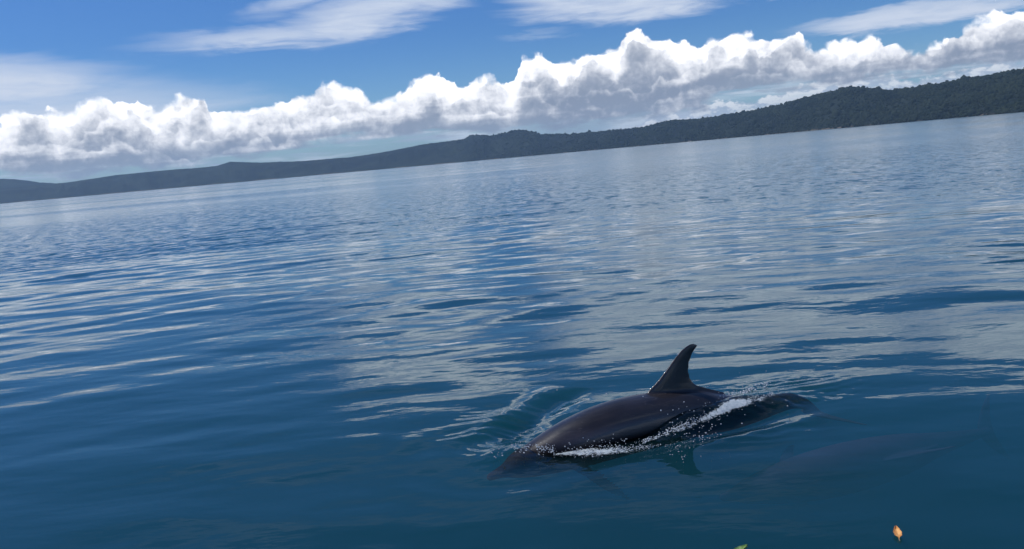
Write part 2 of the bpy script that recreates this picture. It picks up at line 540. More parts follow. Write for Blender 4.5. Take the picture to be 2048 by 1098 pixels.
faces = [tuple(f) for f in []]
j = np.arange(na); jn = (j + 1) % na
cen = np.stack([np.full(na, tri_c), idx[0, j], idx[0, jn], idx[0, jn]], -1)
me = bpy.data.meshes.new('water')
quads = top
rimq = np.stack([idx[-1, j], rim0 + j, rim0 + jn, idx[-1, jn]], -1)[:, ::-1]
allq = np.vstack([quads, rimq])
tris = np.vstack([np.stack([np.full(na, tri_c), idx[0, jn], idx[0, j]], -1), np.stack([np.full(na, bot_c), rim0 + j, rim0 + jn], -1)])
me.vertices.add(len(V)); me.vertices.foreach_set('co', V.astype(np.float32).ravel())
li = np.concatenate([allq.ravel(), tris.ravel()]).astype(np.int32)
me.loops.add(len(li)); me.loops.foreach_set('vertex_index', li)
me.polygons.add(len(allq) + len(tris))
ls = np.concatenate([np.arange(len(allq)) * 4, len(allq) * 4 + np.arange(len(tris)) * 3]).astype(np.int32)
me.polygons.foreach_set('loop_start', ls)
me.update(calc_edges=True)
me.polygons.foreach_set('use_smooth', [True] * len(me.polygons))
water = bpy.data.objects.new('water', me)
C.objects.link(water)
water['kind'] = 'structure'

wm, t, out = material('sea_water')
tc = t.new('ShaderNodeTexCoord').outputs['Object']
sp = t.new('ShaderNodeSeparateXYZ'); t.put(sp.inputs[0], tc)
wr = t.vm('LENGTH', t.xyz(sp.outputs[0], sp.outputs[1], 0))
pn = t.vm('ADD', tc, t.vm('SCALE', t.vm('SUBTRACT', t.noisec(tc, 0.35, 2), (0.5, 0.5, 0.5)), s=0.8))
st = lambda sx_, sy_: t.vm('MULTIPLY', pn, (sx_, sy_, 1))
patchn = t.noise(t.vm('MULTIPLY', tc, (0.012, 0.06, 0)), 1.0, 3, 0.55)
wind = t.mul(t.smooth(t.add(wr, t.mul(t.sub(patchn, 0.5), 34)), 26, 37), t.smooth(t.add(wr, t.mul(t.sub(patchn, 0.5), 50)), 110, 70))
fine = t.noise(st(2.6, 6.5), 1.0, 3, 0.55)
midn = t.noise(st(0.9, 2.6), 1.0, 4, 0.55)
farn = t.noise(st(0.10, 0.42), 1.0, 5, 0.6)
farw = t.smooth(wr, 60, 200)
gust = t.smooth(t.noise(t.vm('MULTIPLY', pn, (2.1, 0.75, 1)), 1.0, 3, 0.55), 0.40, 0.62)
hh = t.add(t.mul(fine, 0.0022), t.mul(midn, t.add(0.0042, t.mul(wind, 0.006))))
bm = t.new('ShaderNodeBump')
bm.inputs['Strength'].default_value = 1.0
bm.inputs['Distance'].default_value = 1.0
t.put(bm.inputs['Height'], hh)
# beyond about thirty metres the wavelets are smaller than a pixel: scatter the facet normals directly
farp = t.smooth(t.noise(t.vm('MULTIPLY', tc, (0.0022, 0.013, 0)), 1.0, 3, 0.6), 0.44, 0.60)
kk = t.add(t.mul(wind, t.add(0.13, t.mul(gust, 0.38))), t.mul(t.smooth(wr, 70, 120), t.add(0.11, t.mul(farp, 0.24))))
kk = t.add(kk, t.smooth(wr, 18, 34, 0.0, 0.07))
rnd = t.vm('SUBTRACT', t.noisec(t.vm('MULTIPLY', pn, (3.0, 7.0, 1)), 1.0, 2), (0.5, 0.5, 0.5))
rnd = t.vm('MULTIPLY', rnd, (1, 1, 0))
inc = t.vm('MULTIPLY', t.new('ShaderNodeNewGeometry').outputs['Incoming'], (1, 1, 0))
# facets leaning towards the eye are the ones seen at a grazing angle
fnorm = t.vm('NORMALIZE', t.vm('ADD', bm.outputs[0], t.vm('SCALE', t.vm('ADD', rnd, t.vm('SCALE', inc, s=0.115)), s=kk)))
gl = t.new('ShaderNodeBsdfGlossy')
t.put(gl.inputs['Color'], (0.95, 0.99, 1.0)); t.put(gl.inputs['Roughness'], t.add(t.smooth(wr, 34, 130, 0.022, 0.08), 0.0))
t.put(gl.inputs['Normal'], fnorm)
fr = t.new('ShaderNodeFresnel'); fr.inputs['IOR'].default_value = 1.34
t.put(fr.inputs['Normal'], fnorm)
tr = t.new('ShaderNodeBsdfTransparent')
mx = t.new('ShaderNodeMixShader')
# sub-pixel waves keep a far sea from mirroring fully
t.put(mx.inputs[0], t.mul(fr.outputs[0], t.smooth(wr, 70, 350, 1.0, 0.92))); t.l.new(tr.outputs[0], mx.inputs[1]); t.l.new(gl.outputs[0], mx.inputs[2])
t.l.new(mx.outputs[0], out.inputs[0])
va = t.new('ShaderNodeVolumeAbsorption'); t.put(va.inputs['Color'], (0.30, 0.60, 0.74)); va.inputs['Density'].default_value = 1.85
vs = t.new('ShaderNodeVolumeScatter'); t.put(vs.inputs['Color'], (0.09, 0.57, 0.58)); vs.inputs['Density'].default_value = 0.335
vs.inputs['Anisotropy'].default_value = 0.0
va2 = t.new('ShaderNodeAddShader')
t.l.new(va.outputs[0], va2.inputs[0]); t.l.new(vs.outputs[0], va2.inputs[1])
t.l.new(va2.outputs[0], out.inputs[1])
# lather lying on the surface: strength stored per vertex, broken up by noise
FB = [[(1045, 893, 5, .3), (1085, 896, 9, .7), (1130, 903, 11, 1), (1190, 904, 12, 1), (1240, 901, 9, .75), (1300, 894, 4, .35)],
      [(1285, 886, 3, .5), (1340, 866, 4, .7), (1390, 847, 6, .85), (1430, 828, 9, 1), (1465, 808, 13, 1.15), (1495, 804, 9, .9), (1550, 790, 4, .5)]]
fa_ = np.zeros(len(V))
cand = np.where((V[:n0, 1] > 5) & (V[:n0, 1] < 8) & (V[:n0, 0] > -.6) & (V[:n0, 0] < 3))[0]
ro = np.array([np.array(V[cand, k], float) for k in range(3)]).T - np.array([0, 0, EYE])
wz_ = ro @ np.array(fwd); fpx = 1024 + 1773 * (ro @ np.array(crt)) / wz_; fpy = 549 - 1773 * (ro @ np.array(cup)) / wz_
val = np.zeros(len(cand))
for path in FB:
    for a_, b_ in zip(path[:-1], path[1:]):
        dx_, dy_ = b_[0] - a_[0], b_[1] - a_[1]
        u_ = np.clip(((fpx - a_[0]) * dx_ + (fpy - a_[1]) * dy_) / (dx_ * dx_ + dy_ * dy_), 0, 1)
        d_ = np.hypot(fpx - a_[0] - u_ * dx_, fpy - a_[1] - u_ * dy_)
        val = np.maximum(val, (a_[3] + (b_[3] - a_[3]) * u_) * np.exp(-(d_ / (a_[2] + (b_[2] - a_[2]) * u_)) ** 2))
fa_[cand] = val
at_ = me.attributes.new('lather', 'FLOAT', 'POINT'); at_.data.foreach_set('value', fa_.astype(np.float32))
t = NT(wm.node_tree)
an = t.new('ShaderNodeAttribute', attribute_name='lather')
tcw = t.new('ShaderNodeTexCoord').outputs['Object']
fn = t.add(t.mul(t.noise(tcw, 26, 4, 0.6), 0.6), t.mul(t.vor(t.vm('ADD', tcw, t.vm('SCALE', t.noisec(tcw, 30, 2), s=0.03)), 55, 0), 0.5))
fn = t.add(fn, t.mul(t.sub(t.noise(tcw, 8, 2), 0.5), 0.9))
fm_ = t.smooth(t.sub(t.mul(an.outputs['Fac'], 0.62), fn), -0.13, 0.17)
fm_ = t.mul(fm_, t.m('GREATER_THAN', an.outputs['Fac'], 0.02))
fd = t.new('ShaderNodeBsdfDiffuse'); t.put(fd.inputs['Color'], t.mix(t.noise(tcw, 45, 3), (0.30, 0.42, 0.48), (0.80, 0.84, 0.87)))
outn = [n for n in t.n if n.type == 'OUTPUT_MATERIAL'][0]
fmx = t.new('ShaderNodeMixShader')
t.put(fmx.inputs[0], t.mul(fm_, 0.75)); t.l.new(outn.inputs[0].links[0].from_socket, fmx.inputs[1]); t.l.new(fd.outputs[0], fmx.inputs[2])
t.l.new(fmx.outputs[0], outn.inputs[0])
me.materials.append(wm)
wm.volume_intersection_method = 'FAST' if hasattr(wm, 'volume_intersection_method') else None

# sea bed
bmat, t, out = material('sea_bed_sand')
principled(t, out, (0.10, 0.14, 0.12), 0.9)
bv = [(0, 0, BED - 0.3)] + [(11600 * math.sin(q), 11600 * math.cos(q), BED - 0.3) for q in np.linspace(0, 2 * math.pi, 49)[:-1]]
link('seabed', bv, [(0, 1 + (i + 1) % 48, 1 + i) for i in range(48)], bmat, kind='structure')

# ------------------------------------------------------------------ hills beyond the bay
ridge = [(-60, 1.1), (-45, 1.2), (-33, 1.0), (-29.2, 0.85), (-27.8, 0.85), (-26, 0.86), (-23.3, 1.05), (-20.5, 1.1), (-18.6, 1.07), (-17.6, 1.1), (-16.8, 1.28), (-16.1, 1.2), (-15, 1.07),
         (-12.6, 0.95), (-9.5, 0.93), (-7.7, 1.04), (-4.8, 1.33), (-3.2, 1.38), (-2.3, 1.4), (-1.87, 1.64), (-1.2, 1.58), (-0.6, 1.46), (0.1, 1.55), (1.0, 1.64), (1.7, 1.6), (2.6, 1.24),
         (4.5, 1.1), (6.4, 1.05), (9.2, 1.1), (10.8, 1.33), (12.6, 1.25), (15, 1.38), (17.4, 1.63), (19.2, 1.95), (20.5, 2.1), (21.5, 2.27), (22.5, 2.09), (23.9, 1.79),
         (25.7, 1.9), (27.3, 2.0), (29, 2.07), (30.4, 2.17), (34, 2.2), (40, 1.9), (50, 1.2), (60, 0.8)]
shore = [(-60, 9300), (-29, 8600), (-15, 7600), (0, 6200), (10, 4900), (20, 3700), (30, 2700), (45, 2300), (60, 2600)]
rx = np.array([p[0] for p in ridge]); ry = np.array([p[1] for p in ridge])
gx = np.array([p[0] for p in shore]); gy = np.array([p[1] for p in shore])


def hill_z(az, f, D):
    """az in degrees, f 0 at the shore, 1 on the crest, to 2 behind it"""
    top_ = np.tan(np.radians(np.interp(az, rx, ry))) * (D + 900 * 1.0)
    prof = np.where(f < 1, np.sin(np.clip(f, 0, 1) * math.pi / 2) ** 1.15, np.cos(np.clip(f - 1, 0, 1) * math.pi / 2) ** 0.8)
    sx_ = az * D / 57.3
    n = vnoise(sx_ / 330 + 40, f * 3.2, 3, 5, 0.55)
    gul = np.abs(vnoise(sx_ / 210 + 11, f * 1.1 + 3, 9, 3)) * 2
    mid = np.clip(f, 0, 1) * np.clip(1 - f, 0, 1) * 4
    z = top_ * prof * (1 + 0.25 * n * mid) - top_ * 0.48 * gul * mid
    jag = vnoise(sx_ / 38 + 7, f * 9, 14, 4, 0.6) * 5
    return z + jag * np.clip(f * 5, 0, 1)


azs = np.arange(-60, 60.01, 0.06)
fs = np.concatenate([np.linspace(-0.04, 1, 30), np.linspace(1.06, 2, 8)])
FA, FF = np.meshgrid(azs, fs, indexing='ij')
DD = np.interp(FA, gx, gy)
dep = DD + 900 * FF + 60 * vnoise(FA * 0.9, FF * 0, 2, 4) * (1 - np.clip(FF, 0, 1))
HZ = np.where(FF < 0, -3, hill_z(FA, FF, DD))
HX = dep * np.sin(np.radians(FA)); HY = dep * np.cos(np.radians(FA))
ids = np.arange(FA.size).reshape(FA.shape)
hf = np.stack([ids[:-1, :-1], ids[1:, :-1], ids[1:, 1:], ids[:-1, 1:]], -1).reshape(-1, 4)
hm, t, out = material('wooded_hillside')
gp = t.new('ShaderNodeNewGeometry').outputs['Position']
n1 = t.noise(gp, 0.004, 5, 0.6); n2 = t.noise(gp, 0.03, 4, 0.6)
col = t.mix(t.smooth(n1, 0.4, 0.6), (0.007, 0.012, 0.011), (0.019, 0.027, 0.019))
col = t.mix(t.smooth(n2, 0.55, 0.75, 0, 0.4), col, (0.028, 0.036, 0.024))
spz = t.new('ShaderNodeSeparateXYZ'); t.put(spz.inputs[0], gp)
sandy = t.mul(t.smooth(spz.outputs[2], 7, 2), t.smooth(t.noise(gp, 0.006, 2), 0.45, 0.6))
col = t.mix(sandy, col, (0.15, 0.13, 0.10))
principled(t, out, col, 0.95, 0.1)
link('hills', np.stack([HX, HY, HZ], -1).reshape(-1, 3), hf, hm, kind='structure')

# a farther, higher blue ridge at the left end
fa = np.arange(-60, -22, 0.12)
fe = np.interp(fa, [-60, -45, -33, -30.5, -29.1, -28.3, -27.3, -26.2, -25, -22], [1.3, 1.5, 1.5, 1.42, 1.36, 1.25, 1.0, 0.8, 0.5, 0.2])
fz = np.tan(np.radians(fe)) * 10600 + 10 * vnoise(fa * 4, fa * 0, 31, 4)
rows = []
for f_, dd_ in ((0, 10200), (0.55, 10350), (1, 10600), (0, 11000)):
    rows.append(np.stack([dd_ * np.sin(np.radians(fa)), dd_ * np.cos(np.radians(fa)), fz * f_ + (-2 if f_ == 0 else 0)], -1))
VV = np.concatenate(rows); nn = len(fa)
ff = np.array([(r_ * nn + i, r_ * nn + i + 1, (r_ + 1) * nn + i + 1, (r_ + 1) * nn + i) for r_ in range(3) for i in range(nn - 1)])
link('far_hills', VV, ff, hm, kind='structure')

# forest crowns on the hills: a far-off wood, one mass
phi = (1 + 5 ** 0.5) / 2
ico = np.array([(-1, phi, 0), (1, phi, 0), (-1, -phi, 0), (1, -phi, 0), (0, -1, phi), (0, 1, phi), (0, -1, -phi), (0, 1, -phi),
                (phi, 0, -1), (phi, 0, 1), (-phi, 0, -1), (-phi, 0, 1)]) / math.hypot(1, phi)
icof = np.array([(0, 11, 5), (0, 5, 1), (0, 1, 7), (0, 7, 10), (0, 10, 11), (1, 5, 9), (5, 11, 4), (11, 10, 2), (10, 7, 6), (7, 1, 8),
                 (3, 9, 4), (3, 4, 2), (3, 2, 6), (3, 6, 8), (3, 8, 9), (4, 9, 5), (2, 4, 11), (6, 2, 10), (8, 6, 7), (9, 8, 1)])


def blobs(cen, rad3, jit=0.2, seed=1):
    r = np.random.default_rng(seed)
    n = len(cen)
    v = ico[None] * (1 + r.normal(0, jit, (n, 12, 1)))
    th = r.uniform(0, 6.28, n); c, s = np.cos(th), np.sin(th)
    x = v[..., 0] * c[:, None] - v[..., 1] * s[:, None]; y = v[..., 0] * s[:, None] + v[..., 1] * c[:, None]
    v = np.stack([x, y, v[..., 2]], -1) * np.asarray(rad3).reshape(n, 1, -1) + cen[:, None, :]
    f = icof[None] + (np.arange(n) * 12)[:, None, None]
    return v.reshape(-1, 3), f.reshape(-1, 3)


NTREE = 34000
taz = -7 + 43 * rng.random(NTREE * 3) ** 0.6
tf = np.where(rng.random(NTREE * 3) < 0.3, rng.normal(1.0, 0.05, NTREE * 3), rng.random(NTREE * 3) * 1.05)
tf = np.clip(tf, 0.01, 1.12)
dens = vnoise(taz * 1.6, tf * 4, 77, 3) + rng.normal(0, 0.3, len(taz))
keep = np.argsort(-dens)[:NTREE]
taz, tf = taz[keep], tf[keep]
tD = np.interp(taz, gx, gy)
tdep = tD + 900 * tf
tz = hill_z(taz, tf, tD)
sz = rng.lognormal(math.log(4.0), 0.35, NTREE) * np.clip((taz + 8) / 9, 0.15, 1) * np.interp(tD, [2500, 8000], [1, 1.2])
cen = np.stack([tdep * np.sin(np.radians(taz)), tdep * np.cos(np.radians(taz)), tz + sz * 0.35], -1)
tv, tfc = blobs(cen, np.stack([sz, sz, sz * rng.uniform(0.7, 1.5, NTREE)], -1), 0.2, 4)
fm, t, out = material('tree_canopy')
gp = t.new('ShaderNodeNewGeometry').outputs['Position']
n1 = t.noise(gp, 0.012, 4, 0.6); n2 = t.noise(gp, 0.12, 2, 0.6)
col = t.mix(t.smooth(n1, 0.35, 0.65), (0.013, 0.022, 0.016), (0.028, 0.038, 0.023))
col = t.mix(t.smooth(n2, 0.5, 0.75, 0, 0.5), col, (0.042, 0.056, 0.026))
principled(t, out, col, 0.95, 0.1)
link('forest', tv, tfc, fm, smooth=True, kind='stuff', label='dark green forest covering the low hills beyond the bay', cat='forest')

# ------------------------------------------------------------------ the dolphins
# stations: s, centre z, half height up, half height down, half width
ST = [(0.000, -0.118, 0.010, 0.010, 0.012), (0.010, -0.117, 0.020, 0.020, 0.024), (0.05, -0.110, 0.028, 0.030, 0.038), (0.11, -0.098, 0.038, 0.040, 0.052),
      (0.15, -0.092, 0.052, 0.052, 0.066), (0.19, -0.087, 0.082, 0.066, 0.086), (0.24, -0.080, 0.102, 0.084, 0.102), (0.32, -0.072, 0.117, 0.105, 0.118),
      (0.42, -0.050, 0.136, 0.132, 0.140), (0.55, -0.028, 0.166, 0.160, 0.165), (0.72, -0.002, 0.190, 0.185, 0.187), (0.90, 0.022, 0.202, 0.205, 0.200),
      (1.10, 0.038, 0.206, 0.215, 0.205), (1.32, 0.040, 0.205, 0.212, 0.200), (1.55, 0.030, 0.195, 0.200, 0.185), (1.80, 0.008, 0.175, 0.178, 0.158),
      (2.05, -0.036, 0.140, 0.145, 0.120), (2.30, -0.054, 0.105, 0.112, 0.086), (2.52, -0.056, 0.080, 0.084, 0.058), (2.70, -0.070, 0.062, 0.064, 0.040),
      (2.86, -0.145, 0.046, 0.046, 0.028), (2.97, -0.235, 0.026, 0.026, 0.024), (3.02, -0.250, 0.008, 0.008, 0.010)]


def spline(arr, x):
    """smooth interpolation of station columns (monotone-ish cubic)"""
    a_ = np.array(arr); s_ = a_[:, 0]
    m_ = np.gradient(a_, s_, axis=0)
    i = np.clip(np.searchsorted(s_, x) - 1, 0, len(s_) - 2)
    h_ = (s_[i + 1] - s_[i])[:, None]; u = ((x - s_[i])[:, None]) / h_
    return ((2 * u**3 - 3 * u**2 + 1) * a_[i] + (u**3 - 2 * u**2 + u) * h_ * m_[i] + (-2 * u**3 + 3 * u**2) * a_[i + 1] + (u**3 - u**2) * h_ * m_[i + 1])


def loft(rings_):
    """closed skin through rings of equal count"""
    n = len(rings_[0]); v = [p for r_ in rings_ for p in r_]
    f = []
    for i in range(len(rings_) - 1):
        for j in range(n):
            a_, b_ = i * n + j, i * n + (j + 1) % n
            f.append((a_, b_, b_ + n, a_ + n))
    f.append(tuple(range(n - 1, -1, -1))); f.append(tuple((len(rings_) - 1) * n + j for j in range(n)))
    return v, f


def fin_sections(secs, n=22):
    """secs: (leading point, trailing point, half thickness, thickness direction)"""
    out_ = []
    for le, te, th, nd in secs:
        le, te, nd = Vector(le), Vector(te), Vector(nd)
        ring = []
        for k in range(n):
            a_ = 2 * math.pi * k / n
            u = (1 - math.cos(a_)) / 2
            w = math.sin(a_) * (1 - 0.55 * u) * 1.15
            ring.append(le.lerp(te, u) + nd * (w * th))
        out_.append(ring)
    return loft(out_)


def make_body():
    xs = np.unique(np.concatenate([np.linspace(0, 0.3, 26), np.linspace(0.3, 3.02, 90)]))
    S_ = spline(ST, xs)
    rings_ = []
    for (s_, zc, hu, hd, w) in S_:
        hu, hd, w = max(hu, .004), max(hd, .004), max(w, .004)
        ring = []
        for k in range(36):
            a_ = 2 * math.pi * k / 36
            cu, su = math.cos(a_), math.sin(a_)
            e = 0.94
            yy = math.copysign(abs(cu) ** e, cu) * w
            zz = math.copysign(abs(su) ** e, su) * (hu if su > 0 else hd)
            # crease between upper and lower jaw, running up to the cheek
            if s_ < 0.30 and abs(su) < 0.35:
                g = 0.16 * (1 - s_ / 0.30) * math.exp(-((su + 0.05) / 0.12) ** 2)
                yy *= 1 - g
            ring.append((s_, yy, zc + zz))
        rings_.append(ring)
    parts = [loft(rings_)]
    # dorsal fin (leading edge rakes back, trailing edge hollow)
    parts.append(fin_sections([((1.24, 0, 0.14), (2.14, 0, -0.02), 0.030, (0, 1, 0)), ((1.315, 0, 0.235), (2.02, 0, 0.135), 0.027, (0, 1, 0)), ((1.365, 0, 0.28), (1.88, 0, 0.19), 0.025, (0, 1, 0)),
                               ((1.43, 0, 0.325), (1.765, 0, 0.242), 0.022, (0, 1, 0)), ((1.485, 0, 0.372), (1.722, 0, 0.300), 0.019, (0, 1, 0)),
                               ((1.545, 0, 0.430), (1.713, 0, 0.365), 0.016, (0, 1, 0)), ((1.605, 0, 0.486), (1.728, 0, 0.430), 0.013, (0, 1, 0)),
                               ((1.66, 0, 0.530), (1.760, 0, 0.490), 0.010, (0, 1, 0)), ((1.715, 0, 0.558), (1.796, 0, 0.525), 0.008, (0, 1, 0)),
                               ((1.770, 0, 0.569), (1.812, 0, 0.545), 0.005, (0, 1, 0))]))
    # flippers: swept back and down
    for sg in (-1, 1):
        parts.append(fin_sections([((0.60, sg * 0.09, -0.10), (0.80, sg * 0.09, -0.12), 0.028, (0, 0, 1)), ((0.65, sg * 0.14, -0.18), (0.84, sg * 0.135, -0.20), 0.022, (0, .7, .7)),
                                   ((0.74, sg * 0.19, -0.27), (0.90, sg * 0.185, -0.285), 0.017, (0, .8, .6)), ((0.85, sg * 0.23, -0.36), (0.97, sg * 0.225, -0.365), 0.012, (0, .8, .6)),
                                   ((0.97, sg * 0.26, -0.43), (1.04, sg * 0.255, -0.43), 0.007, (0, .8, .6))]))
        # flukes
        parts.append(fin_sections([((2.78, sg * 0.0, -0.180), (3.04, sg * 0.0, -0.250), 0.024, (0, 0, 1)), ((2.82, sg * 0.08, -0.19), (3.05, sg * 0.07, -0.255), 0.019, (0, 0, 1)),
                                   ((2.92, sg * 0.17, -0.22), (3.09, sg * 0.16, -0.265), 0.014, (0, 0, 1)), ((3.03, sg * 0.25, -0.25), (3.14, sg * 0.24, -0.28), 0.010, (0, 0, 1)),
                                   ((3.14, sg * 0.315, -0.285), (3.19, sg * 0.305, -0.295), 0.006, (0, 0, 1))]))
    v, f = [], []
    for pv, pf in parts:
        b_ = len(v); v += [tuple(p) for p in pv]; f += [tuple(b_ + i for i in q) for q in pf]
    return v, f


dm, t, out = material('wet_dolphin_skin')
tco = t.new('ShaderNodeTexCoord').outputs['Object']
so = t.new('ShaderNodeSeparateXYZ'); t.put(so.inputs[0], tco)
mott = t.noise(tco, 7.0, 4, 0.55)
# dark cape on the back, soft highlight painted into the flank colour, paler belly
capez = t.add(so.outputs[2], t.mul(t.sub(t.noise(t.vm('MULTIPLY', tco, (1.2, 3, 6)), 1.0, 3), 0.5), 0.03))
flank = t.mul(t.smooth(t.m('ABSOLUTE', t.add(capez, -0.075)), 0.075, 0.0), t.mul(t.smooth(so.outputs[0], 0.4, 0.8), t.smooth(so.outputs[0], 1.8, 1.2)))
belly = t.smooth(capez, -0.04, -0.16)
col = t.mix(t.smooth(mott, 0.35, 0.7), (0.014, 0.0125, 0.0145), (0.022, 0.019, 0.021))
col = t.mix(t.mul(flank, 0.75), col, (0.075, 0.062, 0.068))
col = t.mix(t.mul(belly, 0.5), col, (0.09, 0.072, 0.078))
sc_ = t.noise(t.vm('MULTIPLY', tco, (3, 14, 30)), 1.0, 3, 0.6)
wetz = t.smooth(so.outputs[2], 0.0, 0.08)      # only the skin out of the water shines
scr = t.smooth(t.m('ABSOLUTE', t.sub(t.noise(t.vm('MULTIPLY', tco, (2.2, 9, 26)), 1.0, 2, 0.5), 0.5)), 0.006, 0.0)
col = t.mix(t.mul(scr, t.smooth(t.noise(tco, 2.3, 2), 0.52, 0.66, 0, 0.55)), col, (0.10, 0.09, 0.09))
bmp = t.new('ShaderNodeBump'); bmp.inputs['Distance'].default_value = 0.002; bmp.inputs['Strength'].default_value = 0.6
t.put(bmp.inputs['Height'], t.noise(tco, 25, 3))
principled(t, out, col, t.lin(sc_, 0.3, 0.7, 0.30, 0.45), t.mul(wetz, 0.45), bmp.outputs[0], Coat_Weight=t.mul(wetz, t.smooth(t.noise(t.vm('MULTIPLY', tco, (1.5, 5, 7)), 1.0, 3), 0.4, 0.6, 0.25, 0.7)), Coat_Roughness=0.09)
em, t, out = material('dolphin_eye')
principled(t, out, (0.006, 0.005, 0.006), 0.08)

tmpv, tmpf = make_body()
tmp = link('dolphin_rough', tmpv, tmpf, dm)
rm = tmp.modifiers.new('r', 'REMESH'); rm.mode = 'VOXEL'; rm.voxel_size = 0.0085; rm.use_smooth_shade = True
smd = tmp.modifiers.new('s', 'SMOOTH'); smd.iterations = 9; smd.factor = 0.5
dg = bpy.context.evaluated_depsgraph_get()
ev = tmp.evaluated_get(dg)
body_me = bpy.data.meshes.new_from_object(ev)
bpy.data.objects.remove(tmp)
body_me.name = 'dolphin'
body_me.polygons.foreach_set('use_smooth', [True] * len(body_me.polygons))
if not body_me.materials: body_me.materials.append(dm)
dolphin = bpy.data.objects.new('dolphin', body_me)
C.objects.link(dolphin)
dolphin['label'] = 'dark dolphin breaking the surface with its curved dorsal fin raised'
dolphin['category'] = 'dolphin'
dolphin['group'] = 'dolphins swimming in the bay'
ang_d = math.atan2(HEAD.y, HEAD.x)
dolphin.location = NOSE
dolphin.rotation_euler = (0, 0, ang_d)
for sg in (-1, 1):
    n_ = 10
    ring_ = [[(0.345 + 0.011 * math.cos(p) * math.sin(q), sg * 0.112 + 0.010 * math.cos(q) * 0.9, -0.088 + 0.009 * math.sin(p) * math.sin(q)) for p in np.linspace(0, 2 * math.pi, n_ + 1)[:-1]]
             for q in np.linspace(0.15, math.pi - 0.15, 7)]
    ev_, ef_ = loft(ring_)
    link('eye', ev_, ef_, em, dolphin)


under, t, out = material('dolphin_skin_under_water')
tco = t.new('ShaderNodeTexCoord').outputs['Object']
principled(t, out, t.mix(t.noise(tco, 4, 3), (0.055, 0.032, 0.050), (0.105, 0.062, 0.092)), 0.9, 0.0)


def copy_dolphin(px, py, z, heading, label, scale=1.0, roll=0.0):
    o = dolphin.copy(); C.objects.link(o)
    p = at(px, py, z)
    o.location = p; o.rotation_euler = (roll, 0, R(heading)); o.scale = (scale,) * 3
    o['label'] = label
    o.material_slots[0].link = 'OBJECT'
    o.material_slots[0].material = under
    for ch in dolphin.children:
        c_ = ch.copy(); C.objects.link(c_); c_.parent = o
    return o


copy_dolphin(1455, 995, -0.48, 20, 'faint purplish dolphin wholly under water to the right of the surfacing one', 0.93, 1.2)
copy_dolphin(2030, 505, -0.5, 12, 'dolphin just under the surface at the far right edge', 0.9)

# ------------------------------------------------------------------ splash
fo, t, out = material('white_foam')
tco = t.new('ShaderNodeTexCoord').outputs['Object']
principled(t, out, t.mix(t.noise(tco, 60, 2), (0.42, 0.49, 0.54), (0.78, 0.81, 0.84)), 0.35, 0.5)
dr, t, out = material('water_drop')
principled(t, out, (0.85, 0.9, 0.93), 0.05, 0.6, Transmission_Weight=0.35)


def path_pts(path, n, seed):
    """path: (px, py, half width px, density, height m) along the photo; returns points on the water there"""
    r = np.random.default_rng(seed)
    P_ = np.array(path, float)
    w_ = (P_[:-1, 3] + P_[1:, 3]) * np.hypot(np.diff(P_[:, 0]), np.diff(P_[:, 1]))
    w_ /= w_.sum()
    seg = r.choice(len(w_), n, p=w_); u = r.random(n)
    Q_ = P_[seg] * (1 - u)[:, None] + P_[seg + 1] * u[:, None]
    off = r.normal(0, 0.5, n) * Q_[:, 2]
    res = []
    for (px, py, hw, de, hz), o_ in zip(Q_, off):
        res.append((px + r.normal(0, 3), py + o_, hz * abs(r.normal(0, 0.6))))
    return res


foam_pts, foam_r = [], []


def foam(path, n, rmin, rmax, seed, lift=0.0):
    r = np.random.default_rng(seed + 500)
    for (px, py, hz) in path_pts(path, n, seed):
        p = at(px, py, 0.0 + lift)
        k_ = vnoise(np.array([p.x * 22]), np.array([p.y * 22]), 55, 2)[0]
        if k_ < r.uniform(-0.25, 0.12): continue          # clumps and gaps
        z = max(h_at(p.x, p.y), 0) if lift == 0 else lift
        p2 = at(px, py, z)
        s_, q_ = sq(p2.x, p2.y)
        foam_pts.append((p2.x, p2.y, z + hz + r.normal(0, 0.003)))
        foam_r.append(rmin * (rmax / rmin) ** (r.random() ** 1.8))


# along the near side of the head and shoulder
foam([(1060, 888, 6, .3, .01), (1110, 896, 10, .8, .015), (1150, 902, 12, 1.3, .02), (1200, 902, 12, 1.3, .02), (1250, 898, 9, .9, .012), (1300, 894, 5, .4, .008), (1340, 890, 4, .2, .005)], 1100, .0013, .0038, 1)
# up the flank to the tail stock
foam([(1285, 884, 3, .5, .004), (1340, 862, 6, .9, .01), (1390, 840, 9, 1.2, .015), (1430, 820, 12, 1.7, .02), (1460, 800, 13, 2.6, .03), (1480, 803, 13, 2.4, .025), (1510, 797, 7, 1.1, .012), (1545, 788, 5, .6, .008)], 1700, .0013, .0044, 2, 0.05)
foam([(1475, 790, 5, .6, .01), (1510, 775, 4, .7, .01), (1540, 766, 3, .5, .006)], 160, .002, .006, 3, 0.02)
foam([(985, 905, 8, .2, .003), (1030, 897, 12, .6, .006), (1075, 893, 12, 1, .006), (1110, 905, 14, 1, .005)], 300, .0016, .004, 12, 0.06)
foam([(1340, 900, 30, .4, .01), (1400, 870, 35, .6, .01), (1440, 850, 25, .4, .01)], 140, .0018, .004, 9)
fp = np.array(foam_pts); frd = np.array(foam_r)
fv, ff_ = blobs(fp, np.stack([frd * 1.5, frd * 1.3, frd * 0.9], -1), 0.22, 6)
link('splash_foam', fv, ff_, fo, kind='stuff', label='white foam and bubbles breaking along the flank of the surfacing dolphin', cat='foam')

